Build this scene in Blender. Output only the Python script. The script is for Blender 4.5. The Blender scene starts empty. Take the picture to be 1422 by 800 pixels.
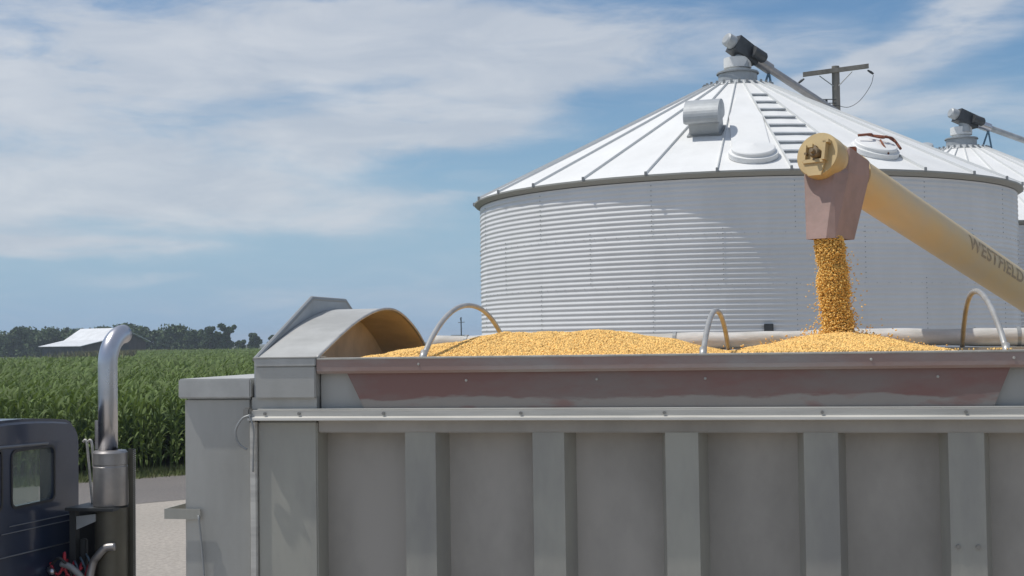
import bpy, bmesh, math, random
import numpy as np
from mathutils import Vector, Matrix
random.seed(7); rng = np.random.default_rng(7)
rad = math.radians
scene = bpy.context.scene
COL = scene.collection

# ------------------------------------------------------------------ camera
yaw, pitch, roll = rad(12.4), math.atan(71/1918), rad(.83)
F = Vector((-math.sin(yaw)*math.cos(pitch), math.cos(yaw)*math.cos(pitch), math.sin(pitch)))
R0 = Vector((math.cos(yaw), math.sin(yaw), 0)); U0 = R0.cross(F)
Rv = R0*math.cos(roll) - U0*math.sin(roll); Uv = U0*math.cos(roll) + R0*math.sin(roll)
cd = bpy.data.cameras.new("camera"); co = bpy.data.objects.new("camera", cd); COL.objects.link(co)
m = Matrix.Identity(4)
for i in range(3):
    m[i][0] = Rv[i]; m[i][1] = Uv[i]; m[i][2] = -F[i]
m.translation = Vector((0, 0, 3.3))
co.matrix_world = m
cd.sensor_width = 36; cd.lens = 36*1918/1422; cd.clip_end = 9000; cd.clip_start = .1
scene.camera = co

# ------------------------------------------------------------------ light
SUN_EL = rad(64); SH = Vector((-.977, -.215)).normalized()
sdir = Vector((SH.x*math.cos(SUN_EL), SH.y*math.cos(SUN_EL), math.sin(SUN_EL)))
sl = bpy.data.lights.new("sun", 'SUN'); sl.energy = 3.1; sl.angle = rad(.53); sl.color = (1, .965, .9)
so = bpy.data.objects.new("sun", sl); COL.objects.link(so)
so.rotation_euler = sdir.to_track_quat('Z', 'Y').to_euler(); so.location = (-20, -10, 60)
scene.view_settings.view_transform = 'Standard'; scene.view_settings.look = 'None'
scene.view_settings.exposure = 0.08; scene.view_settings.gamma = 1
scene.view_settings.use_curve_mapping = False

W = bpy.data.worlds.new("World"); scene.world = W; W.use_nodes = True
nt = W.node_tree; nt.nodes.clear()
def N(t, **k):
    n = nt.nodes.new(t)
    for a, b in k.items(): setattr(n, a, b)
    return n
def mth(op, a, b=None, c=None, clamp=False):
    n = N('ShaderNodeMath', operation=op); n.use_clamp = clamp
    for i, v in enumerate((a, b, c)):
        if v is None: continue
        if isinstance(v, (int, float)): n.inputs[i].default_value = v
        else: nt.links.new(v, n.inputs[i])
    return n.outputs[0]
sky = N('ShaderNodeTexSky', sky_type='NISHITA'); sky.sun_disc = False
sky.sun_elevation = SUN_EL; sky.sun_rotation = math.atan2(SH.x, SH.y)
sky.air_density = 1.0; sky.dust_density = .8; sky.ozone_density = 1.6; sky.altitude = 200
tc = N('ShaderNodeTexCoord'); sep = N('ShaderNodeSeparateXYZ'); nt.links.new(tc.outputs['Generated'], sep.inputs[0])
X, Y, Z = sep.outputs
az = mth('MULTIPLY', mth('ARCTAN2', X, Y), 57.2958)
el = mth('MULTIPLY', mth('ARCSINE', Z), 57.2958)
# warp the direction with noise so that cloud banks have torn edges
def noise(sx, sy, scale, det, off, rough=.55, dist=0.0):
    cv = N('ShaderNodeCombineXYZ')
    nt.links.new(mth('MULTIPLY', az, sx), cv.inputs[0]); nt.links.new(mth('MULTIPLY', el, sy), cv.inputs[1])
    cv.inputs[2].default_value = off
    n = N('ShaderNodeTexNoise'); n.inputs['Scale'].default_value = scale; n.inputs['Detail'].default_value = det
    n.inputs['Roughness'].default_value = rough; n.inputs['Distortion'].default_value = dist
    nt.links.new(cv.outputs[0], n.inputs['Vector']); return n.outputs['Fac']
w1 = mth('MULTIPLY', mth('SUBTRACT', noise(.05, .16, 1, 4, 1.7), .5), 11)
w2 = mth('MULTIPLY', mth('SUBTRACT', noise(.045, .14, 1.3, 5, 8.1), .5), 3.6)
azw = mth('ADD', az, w1); elw = mth('ADD', el, w2)
def px2dir(x, y):
    d = F + Rv*((x-711)/1918) + Uv*((400-y)/1918); d.normalize()
    return math.degrees(math.atan2(d.x, d.y)), math.degrees(math.asin(d.z))
# cloud banks: centre (as seen in the photo), half extents, strength, tilt in degrees
BANKS = [(240, 40, 420, 80, .95, 3), (360, 215, 330, 48, .95, 10), (640, 150, 170, 42, .75, 12), (880, 60, 270, 46, .8, -4),
         (560, 60, 300, 60, .75, 0), (300, 285, 260, 34, 1.0, -3), (70, 338, 170, 15, .9, -1), (190, 384, 70, 9, .45, 0),
         (620, 284, 70, 8, .45, 0), (730, 182, 130, 22, .4, 4), (1260, 90, 280, 40, .9, 24), (1330, 25, 160, 16, .5, 22),
         (1200, 150, 160, 36, .45, 0), (1330, 170, 160, 20, .35, 0), (560, 415, 330, 22, .30, 2), (60, 110, 260, 70, .6, 0),
         (-400, 200, 500, 120, .8, 0), (1900, 120, 350, 90, .7, 10), (300, -400, 900, 190, .75, 0)]
OVER = 1
tot = None
for (x, y, hx, hy, amp, tilt) in BANKS:
    a0, e0 = px2dir(x, y); sx, sy = hx/33.5, hy/33.5; t = rad(tilt)
    da = mth('SUBTRACT', azw, a0); de = mth('SUBTRACT', elw, e0)
    u = mth('MULTIPLY', mth('ADD', mth('MULTIPLY', da, math.cos(t)), mth('MULTIPLY', de, math.sin(t))), 1/sx)
    v = mth('MULTIPLY', mth('SUBTRACT', mth('MULTIPLY', de, math.cos(t)), mth('MULTIPLY', da, math.sin(t))), 1/sy)
    r2 = mth('ADD', mth('MULTIPLY', u, u), mth('MULTIPLY', v, v))
    g = mth('MULTIPLY', mth('EXPONENT', mth('MULTIPLY', mth('MULTIPLY', r2, r2), -.6)), amp)
    tot = g if tot is None else mth('ADD', tot, g)
# unseen broken cloud, added above and behind to neutralise the blue fill light
hi = N('ShaderNodeMapRange', interpolation_type='SMOOTHSTEP'); nt.links.new(el, hi.inputs[0])
hi.inputs[1].default_value = 17; hi.inputs[2].default_value = 26; hi.inputs[3].default_value = 0; hi.inputs[4].default_value = .62
back = N('ShaderNodeMapRange', interpolation_type='SMOOTHSTEP'); nt.links.new(mth('ABSOLUTE', mth('ADD', az, 12)), back.inputs[0])
back.inputs[1].default_value = 32; back.inputs[2].default_value = 60; back.inputs[3].default_value = 0; back.inputs[4].default_value = .60
tot = mth('ADD', tot, mth('MAXIMUM', hi.outputs[0], back.outputs[0]))
tex = noise(.06, .22, 2.2, 7, 3.3, .6, .6)
tex2 = noise(.16, .75, 1.6, 8, 5.0, .62, .8)
cl = mth('ADD', mth('MULTIPLY', tot, mth('ADD', mth('MULTIPLY', tex, 2.4), -.35)), mth('MULTIPLY', mth('SUBTRACT', tex2, .5), .9))
cl = mth('MULTIPLY', cl, .80)
mr = N('ShaderNodeMapRange', interpolation_type='SMOOTHSTEP'); nt.links.new(cl, mr.inputs[0])
mr.inputs[1].default_value = -.12; mr.inputs[2].default_value = .95; mr.inputs[3].default_value = 0.02; mr.inputs[4].default_value = .82
hz = N('ShaderNodeMapRange', interpolation_type='SMOOTHSTEP'); nt.links.new(el, hz.inputs[0])
hz.inputs[1].default_value = 11; hz.inputs[2].default_value = -1.5; hz.inputs[3].default_value = 0; hz.inputs[4].default_value = .9
mixh = N('ShaderNodeMix', data_type='RGBA'); nt.links.new(hz.outputs[0], mixh.inputs[0])
hsv = N('ShaderNodeHueSaturation'); hsv.inputs['Saturation'].default_value = 1.28; hsv.inputs['Value'].default_value = 1.0
nt.links.new(sky.outputs[0], hsv.inputs['Color'])
nt.links.new(hsv.outputs[0], mixh.inputs[6]); mixh.inputs[7].default_value = (2.5, 4.4, 6.8, 1)
mixc = N('ShaderNodeMix', data_type='RGBA'); nt.links.new(mr.outputs[0], mixc.inputs[0])
nt.links.new(mixh.outputs[2], mixc.inputs[6]); 
cc = N('ShaderNodeMix', data_type='RGBA'); cm = N('ShaderNodeMapRange'); nt.links.new(noise(.11, .42, 1.5, 7, 21.0, .6, .5), cm.inputs[0])
cm.inputs[1].default_value = .36; cm.inputs[2].default_value = .66; nt.links.new(cm.outputs[0], cc.inputs[0])
cc.inputs[6].default_value = (5.35, 5.8, 6.5, 1); cc.inputs[7].default_value = (6.7, 6.95, 7.35, 1); nt.links.new(cc.outputs[2], mixc.inputs[7])
bg = N('ShaderNodeBackground'); bg.inputs[1].default_value = .095
nt.links.new(mixc.outputs[2], bg.inputs[0])
out = N('ShaderNodeOutputWorld'); nt.links.new(bg.outputs[0], out.inputs[0])

# ------------------------------------------------------------------ materials
def mat(name, col, rough=.6, metal=0, var=.0, vscale=3, bump=0, bscale=30, col2=None, island=0.0, stretch=(1, 1, 1),
        lo=.4, hi=.65, spec=.5, trans=0, coat=0):
    mt = bpy.data.materials.new(name); mt.use_nodes = True; t = mt.node_tree; b = t.nodes['Principled BSDF']
    b.inputs['Roughness'].default_value = rough; b.inputs['Metallic'].default_value = metal
    b.inputs['Specular IOR Level'].default_value = spec
    if coat: b.inputs['Coat Weight'].default_value = coat; b.inputs['Coat Roughness'].default_value = .1
    c = (*col, 1); b.inputs['Base Color'].default_value = c
    tcn = t.nodes.new('ShaderNodeTexCoord'); mp = t.nodes.new('ShaderNodeMapping'); mp.inputs['Scale'].default_value = stretch
    t.links.new(tcn.outputs['Object'], mp.inputs[0])
    if var or col2:
        n = t.nodes.new('ShaderNodeTexNoise'); n.inputs['Scale'].default_value = vscale; n.inputs['Detail'].default_value = 7
        n.inputs['Roughness'].default_value = .62
        t.links.new(mp.outputs[0], n.inputs['Vector'])
        r = t.nodes.new('ShaderNodeMapRange'); r.inputs[1].default_value = lo; r.inputs[2].default_value = hi
        t.links.new(n.outputs['Fac'], r.inputs[0])
        mx = t.nodes.new('ShaderNodeMix'); mx.data_type = 'RGBA'; t.links.new(r.outputs[0], mx.inputs[0])
        c2 = col2 if col2 else tuple(x*(1-var) for x in col)
        mx.inputs[6].default_value = c; mx.inputs[7].default_value = (*c2, 1)
        last = mx.outputs[2]
        if island:
            last = isl(t, last, island)
        t.links.new(last, b.inputs['Base Color'])
        rr = t.nodes.new('ShaderNodeMapRange'); rr.inputs[3].default_value = max(.05, rough-.08); rr.inputs[4].default_value = min(1, rough+.12)
        t.links.new(n.outputs['Fac'], rr.inputs[0]); t.links.new(rr.outputs[0], b.inputs['Roughness'])
    elif island:
        rgb = t.nodes.new('ShaderNodeRGB'); rgb.outputs[0].default_value = c
        t.links.new(isl(t, rgb.outputs[0], island), b.inputs['Base Color'])
    if bump:
        n2 = t.nodes.new('ShaderNodeTexNoise'); n2.inputs['Scale'].default_value = bscale; n2.inputs['Detail'].default_value = 5
        t.links.new(mp.outputs[0], n2.inputs['Vector'])
        bp = t.nodes.new('ShaderNodeBump'); bp.inputs['Strength'].default_value = bump; bp.inputs['Distance'].default_value = .02
        t.links.new(n2.outputs['Fac'], bp.inputs['Height']); t.links.new(bp.outputs[0], b.inputs['Normal'])
    if trans:
        tr = t.nodes.new('ShaderNodeBsdfTranslucent'); tr.inputs[0].default_value = (col[0]*1.5, col[1]*1.5, col[2], 1)
        ms = t.nodes.new('ShaderNodeMixShader'); ms.inputs[0].default_value = trans
        t.links.new(b.outputs[0], ms.inputs[1]); t.links.new(tr.outputs[0], ms.inputs[2])
        t.links.new(ms.outputs[0], t.nodes['Material Output'].inputs[0])
    return mt
def isl(t, src, amt):
    g = t.nodes.new('ShaderNodeNewGeometry'); r = t.nodes.new('ShaderNodeMapRange')
    r.inputs[3].default_value = 1-amt; r.inputs[4].default_value = 1+amt
    t.links.new(g.outputs['Random Per Island'], r.inputs[0])
    h = t.nodes.new('ShaderNodeHueSaturation'); t.links.new(r.outputs[0], h.inputs['Value']); t.links.new(src, h.inputs['Color'])
    return h.outputs[0]

M = {}
M['alu'] = mat('weathered aluminium', (.40, .39, .34), .6, .25, .35, 2.2, .3, 3.2, col2=(.31, .30, .275), stretch=(1, 1, .35))
M['alu_panel'] = mat('dirty aluminium panel', (.42, .39, .35), .65, .2, .3, 1.1, .35, 2.6, col2=(.30, .28, .25), stretch=(1, 1, .6))
M['alu_bright'] = mat('brushed bright aluminium', (.62, .60, .55), .5, .2, .25, 5, .04, 20, stretch=(.2, 1, 3))
M['alu_blue'] = mat('smooth grey aluminium sheet', (.43, .425, .40), .55, .3, .3, 1.7, .2, 2.6, col2=(.34, .335, .31), stretch=(1, 1, .3))
M['hood'] = mat('dull galvanised sheet', (.50, .50, .48), .55, .3, .25, 2, .06, 8)
M['hood_in'] = mat('dusty tan sheet', (.68, .57, .42), .85, 0, .2, 4)
M['board'] = mat('worn red painted board', (.235, .130, .112), .7, .05, .3, 1.9, .1, 12, col2=(.235, .185, .165), stretch=(.55, 1, 1.6), lo=.42, hi=.6)
def board_wear(mt):
    t = mt.node_tree; b = t.nodes['Principled BSDF']; src = b.inputs['Base Color'].links[0].from_socket
    tc_ = t.nodes.new('ShaderNodeTexCoord'); sp = t.nodes.new('ShaderNodeSeparateXYZ'); t.links.new(tc_.outputs['Object'], sp.inputs[0])
    mp = t.nodes.new('ShaderNodeMapping'); mp.inputs['Scale'].default_value = (1.1, 1, 4); t.links.new(tc_.outputs['Object'], mp.inputs[0])
    n = t.nodes.new('ShaderNodeTexNoise'); n.inputs['Scale'].default_value = 1.4; n.inputs['Detail'].default_value = 8; n.inputs['Roughness'].default_value = .6; t.links.new(mp.outputs[0], n.inputs['Vector'])
    a = t.nodes.new('ShaderNodeMath'); a.operation = 'MULTIPLY_ADD'; a.inputs[1].default_value = .16; a.inputs[2].default_value = -.08; t.links.new(n.outputs['Fac'], a.inputs[0])
    c = t.nodes.new('ShaderNodeMath'); c.operation = 'ADD'; t.links.new(sp.outputs[2], c.inputs[0]); t.links.new(a.outputs[0], c.inputs[1])
    r = t.nodes.new('ShaderNodeMapRange'); r.inputs[1].default_value = 2.975; r.inputs[2].default_value = 2.963; t.links.new(c.outputs[0], r.inputs[0])
    n3 = t.nodes.new('ShaderNodeTexNoise'); n3.inputs['Scale'].default_value = 3; n3.inputs['Detail'].default_value = 6; t.links.new(mp.outputs[0], n3.inputs['Vector'])
    r3 = t.nodes.new('ShaderNodeMapRange'); r3.inputs[1].default_value = .5; r3.inputs[2].default_value = .62; t.links.new(n3.outputs['Fac'], r3.inputs[0])
    m0 = t.nodes.new('ShaderNodeMix'); m0.data_type = 'RGBA'; m0.inputs[6].default_value = (.31, .28, .25, 1); m0.inputs[7].default_value = (.29, .19, .165, 1); t.links.new(r3.outputs[0], m0.inputs[0])
    m = t.nodes.new('ShaderNodeMix'); m.data_type = 'RGBA'; t.links.new(r.outputs[0], m.inputs[0]); t.links.new(src, m.inputs[6]); t.links.new(m0.outputs[2], m.inputs[7]); t.links.new(m.outputs[2], b.inputs['Base Color'])
board_wear(M['board'])
M['board_lip'] = mat('worn red rail', (.33, .225, .195), .6, .2, .3, 3, .1, 12, col2=(.36, .34, .32), stretch=(.4, 1, 1))
M['rim'] = mat('pale rail edge', (.55, .53, .48), .6, .2, .3, 6)
M['bolt'] = mat('steel bolt', (.28, .27, .25), .45, .7)
M['bow'] = mat('tarp bow tube', (.50, .49, .46), .4, .5, .25, 8)
M['tarp'] = mat('white vinyl tarp', (.62, .60, .57), .55, 0, .35, 3, .35, 5, col2=(.44, .42, .38), stretch=(1, 3, 3))
M['tarp_patch'] = mat('brown dusty tarp', (.30, .24, .20), .8, 0, .3, 5, .2, 9)
M['corn'] = mat('shelled corn', (.86, .505, .125), .5, 0, .25, 900, col2=(.87, .60, .25), island=.33, spec=.3)
M['corn2'] = mat('falling corn kernels', (.92, .56, .13), .5, 0, .25, 900, col2=(.94, .68, .26), island=.22, spec=.3)
M['corn_bed'] = mat('corn bed', (.82, .50, .14), .8, 0, .3, 160, .9, 120)
M['bin'] = mat('white galvanised corrugated steel', (.78, .775, .765), .5, .08, .12, .5, 0, col2=(.69, .69, .68), stretch=(1, 1, .25))
M['roof'] = mat('white painted roof steel', (.77, .77, .755), .55, .0, .10, .7, .06, 2)
def sheet_tones(mt, amt):
    t = mt.node_tree; b = t.nodes['Principled BSDF']; src = b.inputs['Base Color'].links[0].from_socket
    tc_ = t.nodes.new('ShaderNodeTexCoord'); sp = t.nodes.new('ShaderNodeSeparateXYZ'); t.links.new(tc_.outputs['Object'], sp.inputs[0])
    def m_(op, a, c=None):
        n = t.nodes.new('ShaderNodeMath'); n.operation = op
        for i, v in enumerate((a, c)):
            if v is None: continue
            if isinstance(v, (int, float)): n.inputs[i].default_value = v
            else: t.links.new(v, n.inputs[i])
        return n.outputs[0]
    ring = m_('FLOOR', m_('DIVIDE', sp.outputs[2], 1.02))
    ang = m_('FLOOR', m_('ADD', m_('MULTIPLY', m_('ARCTAN2', sp.outputs[1], sp.outputs[0]), 14/6.28318), m_('MULTIPLY', ring, .5)))
    cv = t.nodes.new('ShaderNodeCombineXYZ'); t.links.new(ring, cv.inputs[0]); t.links.new(ang, cv.inputs[1])
    wn = t.nodes.new('ShaderNodeTexWhiteNoise'); t.links.new(cv.outputs[0], wn.inputs['Vector'])
    r = t.nodes.new('ShaderNodeMapRange'); r.inputs[3].default_value = 1-amt; r.inputs[4].default_value = 1; t.links.new(wn.outputs['Value'], r.inputs[0])
    h = t.nodes.new('ShaderNodeHueSaturation'); t.links.new(r.outputs[0], h.inputs['Value']); t.links.new(src, h.inputs['Color']); t.links.new(h.outputs[0], b.inputs['Base Color'])
sheet_tones(M['bin'], .09)
M['roofrib'] = mat('roof rib steel', (.62, .63, .62), .5, .1)
M['eave'] = mat('grey eave steel', (.36, .36, .33), .6, .2)
M['galv'] = mat('galvanised steel', (.50, .52, .53), .45, .45, .25, 4)
M['vent'] = mat('galvanised vent', (.42, .44, .45), .5, .2, .15, 3)
M['seam'] = mat('grey seam steel', (.30, .31, .31), .5, .3)
M['dark'] = mat('dark steel', (.055, .058, .06), .5, .2)
M['motor'] = mat('dark grey motor housing', (.075, .08, .085), .45, .3, .3, 5)
M['chrome'] = mat('chrome', (.60, .60, .63), .27, 1.0, .12, 4, .04, 7)
M['shield'] = mat('stainless heat shield', (.42, .40, .39), .36, .6, .25, 3, .04, 9)
M['shield_old'] = mat('heat browned shield', (.15, .14, .11), .45, .5, .3, 3)
M['navy'] = mat('navy blue truck paint', (.022, .035, .072), .32, .0, .2, 2, coat=.5)
M['navy_trim'] = mat('worn navy trim', (.16, .17, .19), .4, .1)
M['tan'] = mat('tan auger paint', (.60, .45, .22), .5, 0, .25, 3.5, .08, 12, col2=(.50, .375, .19))
M['tube'] = mat('sun faded ochre auger paint', (.68, .51, .26), .48, 0, .3, 2.6, .08, 12, col2=(.62, .51, .33))
M['tan_dark'] = mat('grimy bearing', (.24, .18, .11), .6, .2, .4, 20)
M['rubber'] = mat('brown rubber spout', (.38, .265, .235), .7, 0, .25, 5, .15, 20, col2=(.31, .225, .20))
M['letters'] = mat('faded brown lettering', (.40, .30, .19), .7)
M['rust'] = mat('rust', (.26, .09, .05), .9, 0, .5, 30)
M['wood'] = mat('grey weathered wood', (.24, .22, .19), .9, 0, .35, 3, .3, 20, stretch=(1, 1, .2))
M['red_hose'] = mat('red air hose', (.42, .03, .05), .35)
M['blue_hose'] = mat('blue grey air hose', (.10, .15, .2), .35)
M['black'] = mat('black rubber hose', (.03, .03, .032), .5)
M['blue_brace'] = mat('blue grey brace', (.12, .22, .30), .5)
M['grass'] = mat('verge grass', (.10, .14, .04), .9, 0, .3, 3, col2=(.16, .16, .06), island=.3)
M['cornleaf'] = mat('corn leaf', (.112, .162, .046), .62, 0, .3, .12, col2=(.122, .168, .050), island=.4, spec=.2, trans=.22)
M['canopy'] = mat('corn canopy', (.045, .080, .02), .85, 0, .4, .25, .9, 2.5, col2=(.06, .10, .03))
M['tree'] = mat('tree leaves', (.056, .098, .028), .7, 0, .3, .05, col2=(.085, .122, .040), island=.4)
M['bark'] = mat('bark', (.12, .10, .08), .9)
M['barn_roof'] = mat('pale metal barn roof', (.72, .73, .74), .5, .1, .15, .5)
M['barn_wall'] = mat('old brown barn boards', (.13, .105, .095), .9, 0, .35, 1, stretch=(1, 1, .1))
M['barn_dark'] = mat('grey barn boards', (.10, .10, .11), .9, 0, .3, 1)
M['weeds'] = mat('dry weeds', (.20, .17, .075), .9, 0, .3, .5, island=.3, col2=(.14, .16, .06))
M['concrete'] = mat('concrete', (.38, .37, .35), .85, 0, .2, 2)
g = bpy.data.materials.new('cab glass'); g.use_nodes = True; M['glass'] = g
t = g.node_tree; b = t.nodes['Principled BSDF']; b.inputs['Roughness'].default_value = .03; b.inputs['Base Color'].default_value = (.5, .55, .52, 1)
tr = t.nodes.new('ShaderNodeBsdfTransparent'); tr.inputs[0].default_value = (.93, .96, .94, 1)
ms = t.nodes.new('ShaderNodeMixShader'); ms.inputs[0].default_value = .14
t.links.new(tr.outputs[0], ms.inputs[1]); t.links.new(b.outputs[0], ms.inputs[2]); t.links.new(ms.outputs[0], t.nodes['Material Output'].inputs[0])

def ground_mat(name, c1, c2, c3, fine, big):
    mt = bpy.data.materials.new(name); mt.use_nodes = True; t = mt.node_tree; b = t.nodes['Principled BSDF']; b.inputs['Roughness'].default_value = .95
    tcn = t.nodes.new('ShaderNodeTexCoord')
    a = t.nodes.new('ShaderNodeTexNoise'); a.inputs['Scale'].default_value = big; a.inputs['Detail'].default_value = 6
    f = t.nodes.new('ShaderNodeTexNoise'); f.inputs['Scale'].default_value = fine; f.inputs['Detail'].default_value = 10; f.inputs['Roughness'].default_value = .7
    for n in (a, f): t.links.new(tcn.outputs['Object'], n.inputs['Vector'])
    r1 = t.nodes.new('ShaderNodeMapRange'); r1.inputs[1].default_value = .38; r1.inputs[2].default_value = .64; t.links.new(a.outputs['Fac'], r1.inputs[0])
    r2 = t.nodes.new('ShaderNodeMapRange'); r2.inputs[1].default_value = .40; r2.inputs[2].default_value = .62; t.links.new(f.outputs['Fac'], r2.inputs[0])
    m1 = t.nodes.new('ShaderNodeMix'); m1.data_type = 'RGBA'; t.links.new(r1.outputs[0], m1.inputs[0]); m1.inputs[6].default_value = (*c1, 1); m1.inputs[7].default_value = (*c2, 1)
    m2 = t.nodes.new('ShaderNodeMix'); m2.data_type = 'RGBA'; t.links.new(r2.outputs[0], m2.inputs[0]); m2.inputs[6].default_value = (*c3, 1); t.links.new(m1.outputs[2], m2.inputs[7])
    t.links.new(m2.outputs[2], b.inputs['Base Color'])
    bp = t.nodes.new('ShaderNodeBump'); bp.inputs['Strength'].default_value = .6; bp.inputs['Distance'].default_value = .03
    t.links.new(f.outputs['Fac'], bp.inputs['Height']); t.links.new(bp.outputs[0], b.inputs['Normal'])
    return mt
M['gravel'] = ground_mat('pale crushed gravel', (.43, .385, .335), (.38, .345, .30), (.30, .27, .235), 13, .35)
M['road'] = ground_mat('old chip road', (.205, .185, .17), (.17, .155, .145), (.13, .12, .115), 16, .5)
M['soil'] = ground_mat('field soil and grass', (.10, .11, .045), (.13, .11, .07), (.07, .08, .035), 4, .1)

# ------------------------------------------------------------------ mesh helpers
def link(name, me, material, parent=None, smooth=False):
    o = bpy.data.objects.new(name, me); COL.objects.link(o)
    if material: me.materials.append(material)
    if parent: o.parent = parent
    if smooth:
        me.polygons.foreach_set('use_smooth', [True]*len(me.polygons))
    return o
def obj(name, bm, material, parent=None, smooth=False, recalc=True):
    if recalc: bmesh.ops.recalc_face_normals(bm, faces=bm.faces)
    me = bpy.data.meshes.new(name); bm.to_mesh(me); bm.free()
    o = link(name, me, material, parent)
    if smooth:
        for p in me.polygons: p.use_smooth = True
        if smooth == 'auto':
            try: me.set_sharp_from_angle(angle=rad(35))
            except Exception: pass
    return o
def fast(name, V, Fc, material, parent=None):
    me = bpy.data.meshes.new(name); V = np.asarray(V, np.float32); Fc = np.asarray(Fc, np.int32); k = Fc.shape[1]
    me.vertices.add(len(V)); me.vertices.foreach_set('co', V.ravel())
    me.loops.add(Fc.size); me.loops.foreach_set('vertex_index', Fc.ravel())
    me.polygons.add(len(Fc)); me.polygons.foreach_set('loop_start', np.arange(0, Fc.size, k, dtype=np.int32))
    me.polygons.foreach_set('loop_total', np.full(len(Fc), k, np.int32)); me.update(calc_edges=True)
    return link(name, me, material, parent)
def empty(name, loc=(0, 0, 0)):
    o = bpy.data.objects.new(name, None); COL.objects.link(o); o.location = loc; o.empty_display_size = .2; return o
def tag(o, label=None, cat=None, group=None, kind=None):
    if label: o['label'] = label
    if cat: o['category'] = cat
    if group: o['group'] = group
    if kind: o['kind'] = kind
    return o
def B(): return bmesh.new()
def box(bm, a, c, bev=0):
    x0, y0, z0 = a; x1, y1, z1 = c
    r = bmesh.ops.create_cube(bm, size=1)
    for v in r['verts']:
        v.co = Vector(((x0+x1)/2+v.co.x*(x1-x0), (y0+y1)/2+v.co.y*(y1-y0), (z0+z1)/2+v.co.z*(z1-z0)))
    if bev:
        es = list({e for v in r['verts'] for e in v.link_edges})
        bmesh.ops.bevel(bm, geom=es, offset=bev, segments=2, affect='EDGES', clamp_overlap=True)
    return bm
def prism(bm, pts, off):
    """closed outline of 3-D points pushed along off"""
    off = Vector(off); a = [bm.verts.new(p) for p in pts]; c = [bm.verts.new(Vector(p)+off) for p in pts]; n = len(pts)
    bm.faces.new(a); bm.faces.new(c[::-1])
    for i in range(n): bm.faces.new((a[i], a[(i+1) % n], c[(i+1) % n], c[i]))
    return bm
def tube(bm, pts, r, seg=12, caps=True):
    pts = [Vector(p) for p in pts]; n = len(pts); rr = r if isinstance(r, (list, tuple)) else [r]*n
    d0 = (pts[1]-pts[0]).normalized(); up = Vector((0, 0, 1)) if abs(d0.z) < .9 else Vector((1, 0, 0))
    x = d0.cross(up).normalized(); rings = []
    for i, p in enumerate(pts):
        if i == 0: d = d0
        elif i == n-1: d = (pts[i]-pts[i-1]).normalized()
        else: d = ((pts[i+1]-pts[i]).normalized()+(pts[i]-pts[i-1]).normalized()).normalized()
        x = (x - d*x.dot(d)).normalized(); y = d.cross(x)
        rings.append([bm.verts.new(p+(x*math.cos(2*math.pi*k/seg)+y*math.sin(2*math.pi*k/seg))*rr[i]) for k in range(seg)])
    for i in range(n-1):
        for k in range(seg): bm.faces.new((rings[i][k], rings[i][(k+1) % seg], rings[i+1][(k+1) % seg], rings[i+1][k]))
    if caps: bm.faces.new(rings[0]); bm.faces.new(rings[-1][::-1])
    return bm
def lathe(bm, prof, seg=48, c=(0, 0)):
    rings = [[bm.verts.new((c[0]+r*math.cos(2*math.pi*k/seg), c[1]+r*math.sin(2*math.pi*k/seg), z)) for k in range(seg)] for r, z in prof]
    for i in range(len(prof)-1):
        for k in range(seg): bm.faces.new((rings[i][k], rings[i][(k+1) % seg], rings[i+1][(k+1) % seg], rings[i+1][k]))
    return bm
def smoothpts(ctrl, n=8):
    P = [Vector(p) for p in ctrl]; P = [P[0]*2-P[1]]+P+[P[-1]*2-P[-2]]; out = []
    for i in range(1, len(P)-2):
        for k in range(n):
            t = k/n; a, b_, c, d = P[i-1:i+3]
            out.append(.5*((2*b_)+(c-a)*t+(2*a-5*b_+4*c-d)*t*t+(3*b_-a-3*c+d)*t**3))
    out.append(P[-2]); return out
def boolean(o, cutters, op='DIFFERENCE'):
    for c in cutters:
        md = o.modifiers.new('b', 'BOOLEAN'); md.operation = op; md.object = c; md.solver = 'EXACT'
    bpy.context.view_layer.update(); dg = bpy.context.evaluated_depsgraph_get()
    me = bpy.data.meshes.new_from_object(o.evaluated_get(dg)); o.modifiers.clear(); o.data = me
    for c in cutters: bpy.data.objects.remove(c)

# ------------------------------------------------------------------ ground
bm = B(); S = 3000
for v in ((-S, -S, 0), (S, -S, 0), (S, S, 0), (-S, S, 0)): bm.verts.new(v)
bm.verts.ensure_lookup_table(); bm.faces.new(bm.verts); tag(obj('ground', bm, M['soil']), kind='structure')
E0 = Vector((-16.6, 32.9, 0)); ed = Vector((.66, .75, 0)).normalized(); en = Vector((-ed.y, ed.x, 0))
def strip(name, n0, n1, s0, s1, z, m_, edge=.12):
    bm = B(); k = 160; a = []; c = []
    for i in range(k+1):
        s = s0+(s1-s0)*i/k
        a.append(bm.verts.new((E0+ed*s+en*(n0+random.uniform(-edge, edge))).to_tuple()[:2]+(z,)))
        c.append(bm.verts.new((E0+ed*s+en*(n1+random.uniform(-edge, edge))).to_tuple()[:2]+(z,)))
    for i in range(k): bm.faces.new((a[i], a[i+1], c[i+1], c[i]))
    return tag(obj(name, bm, m_), kind='structure')
strip('gravel_lot', -70, -5.6, -90, 90, .004, M['gravel'], .3)
strip('road', -6.4, -1.3, -120, 160, .008, M['road'], .12)

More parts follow.
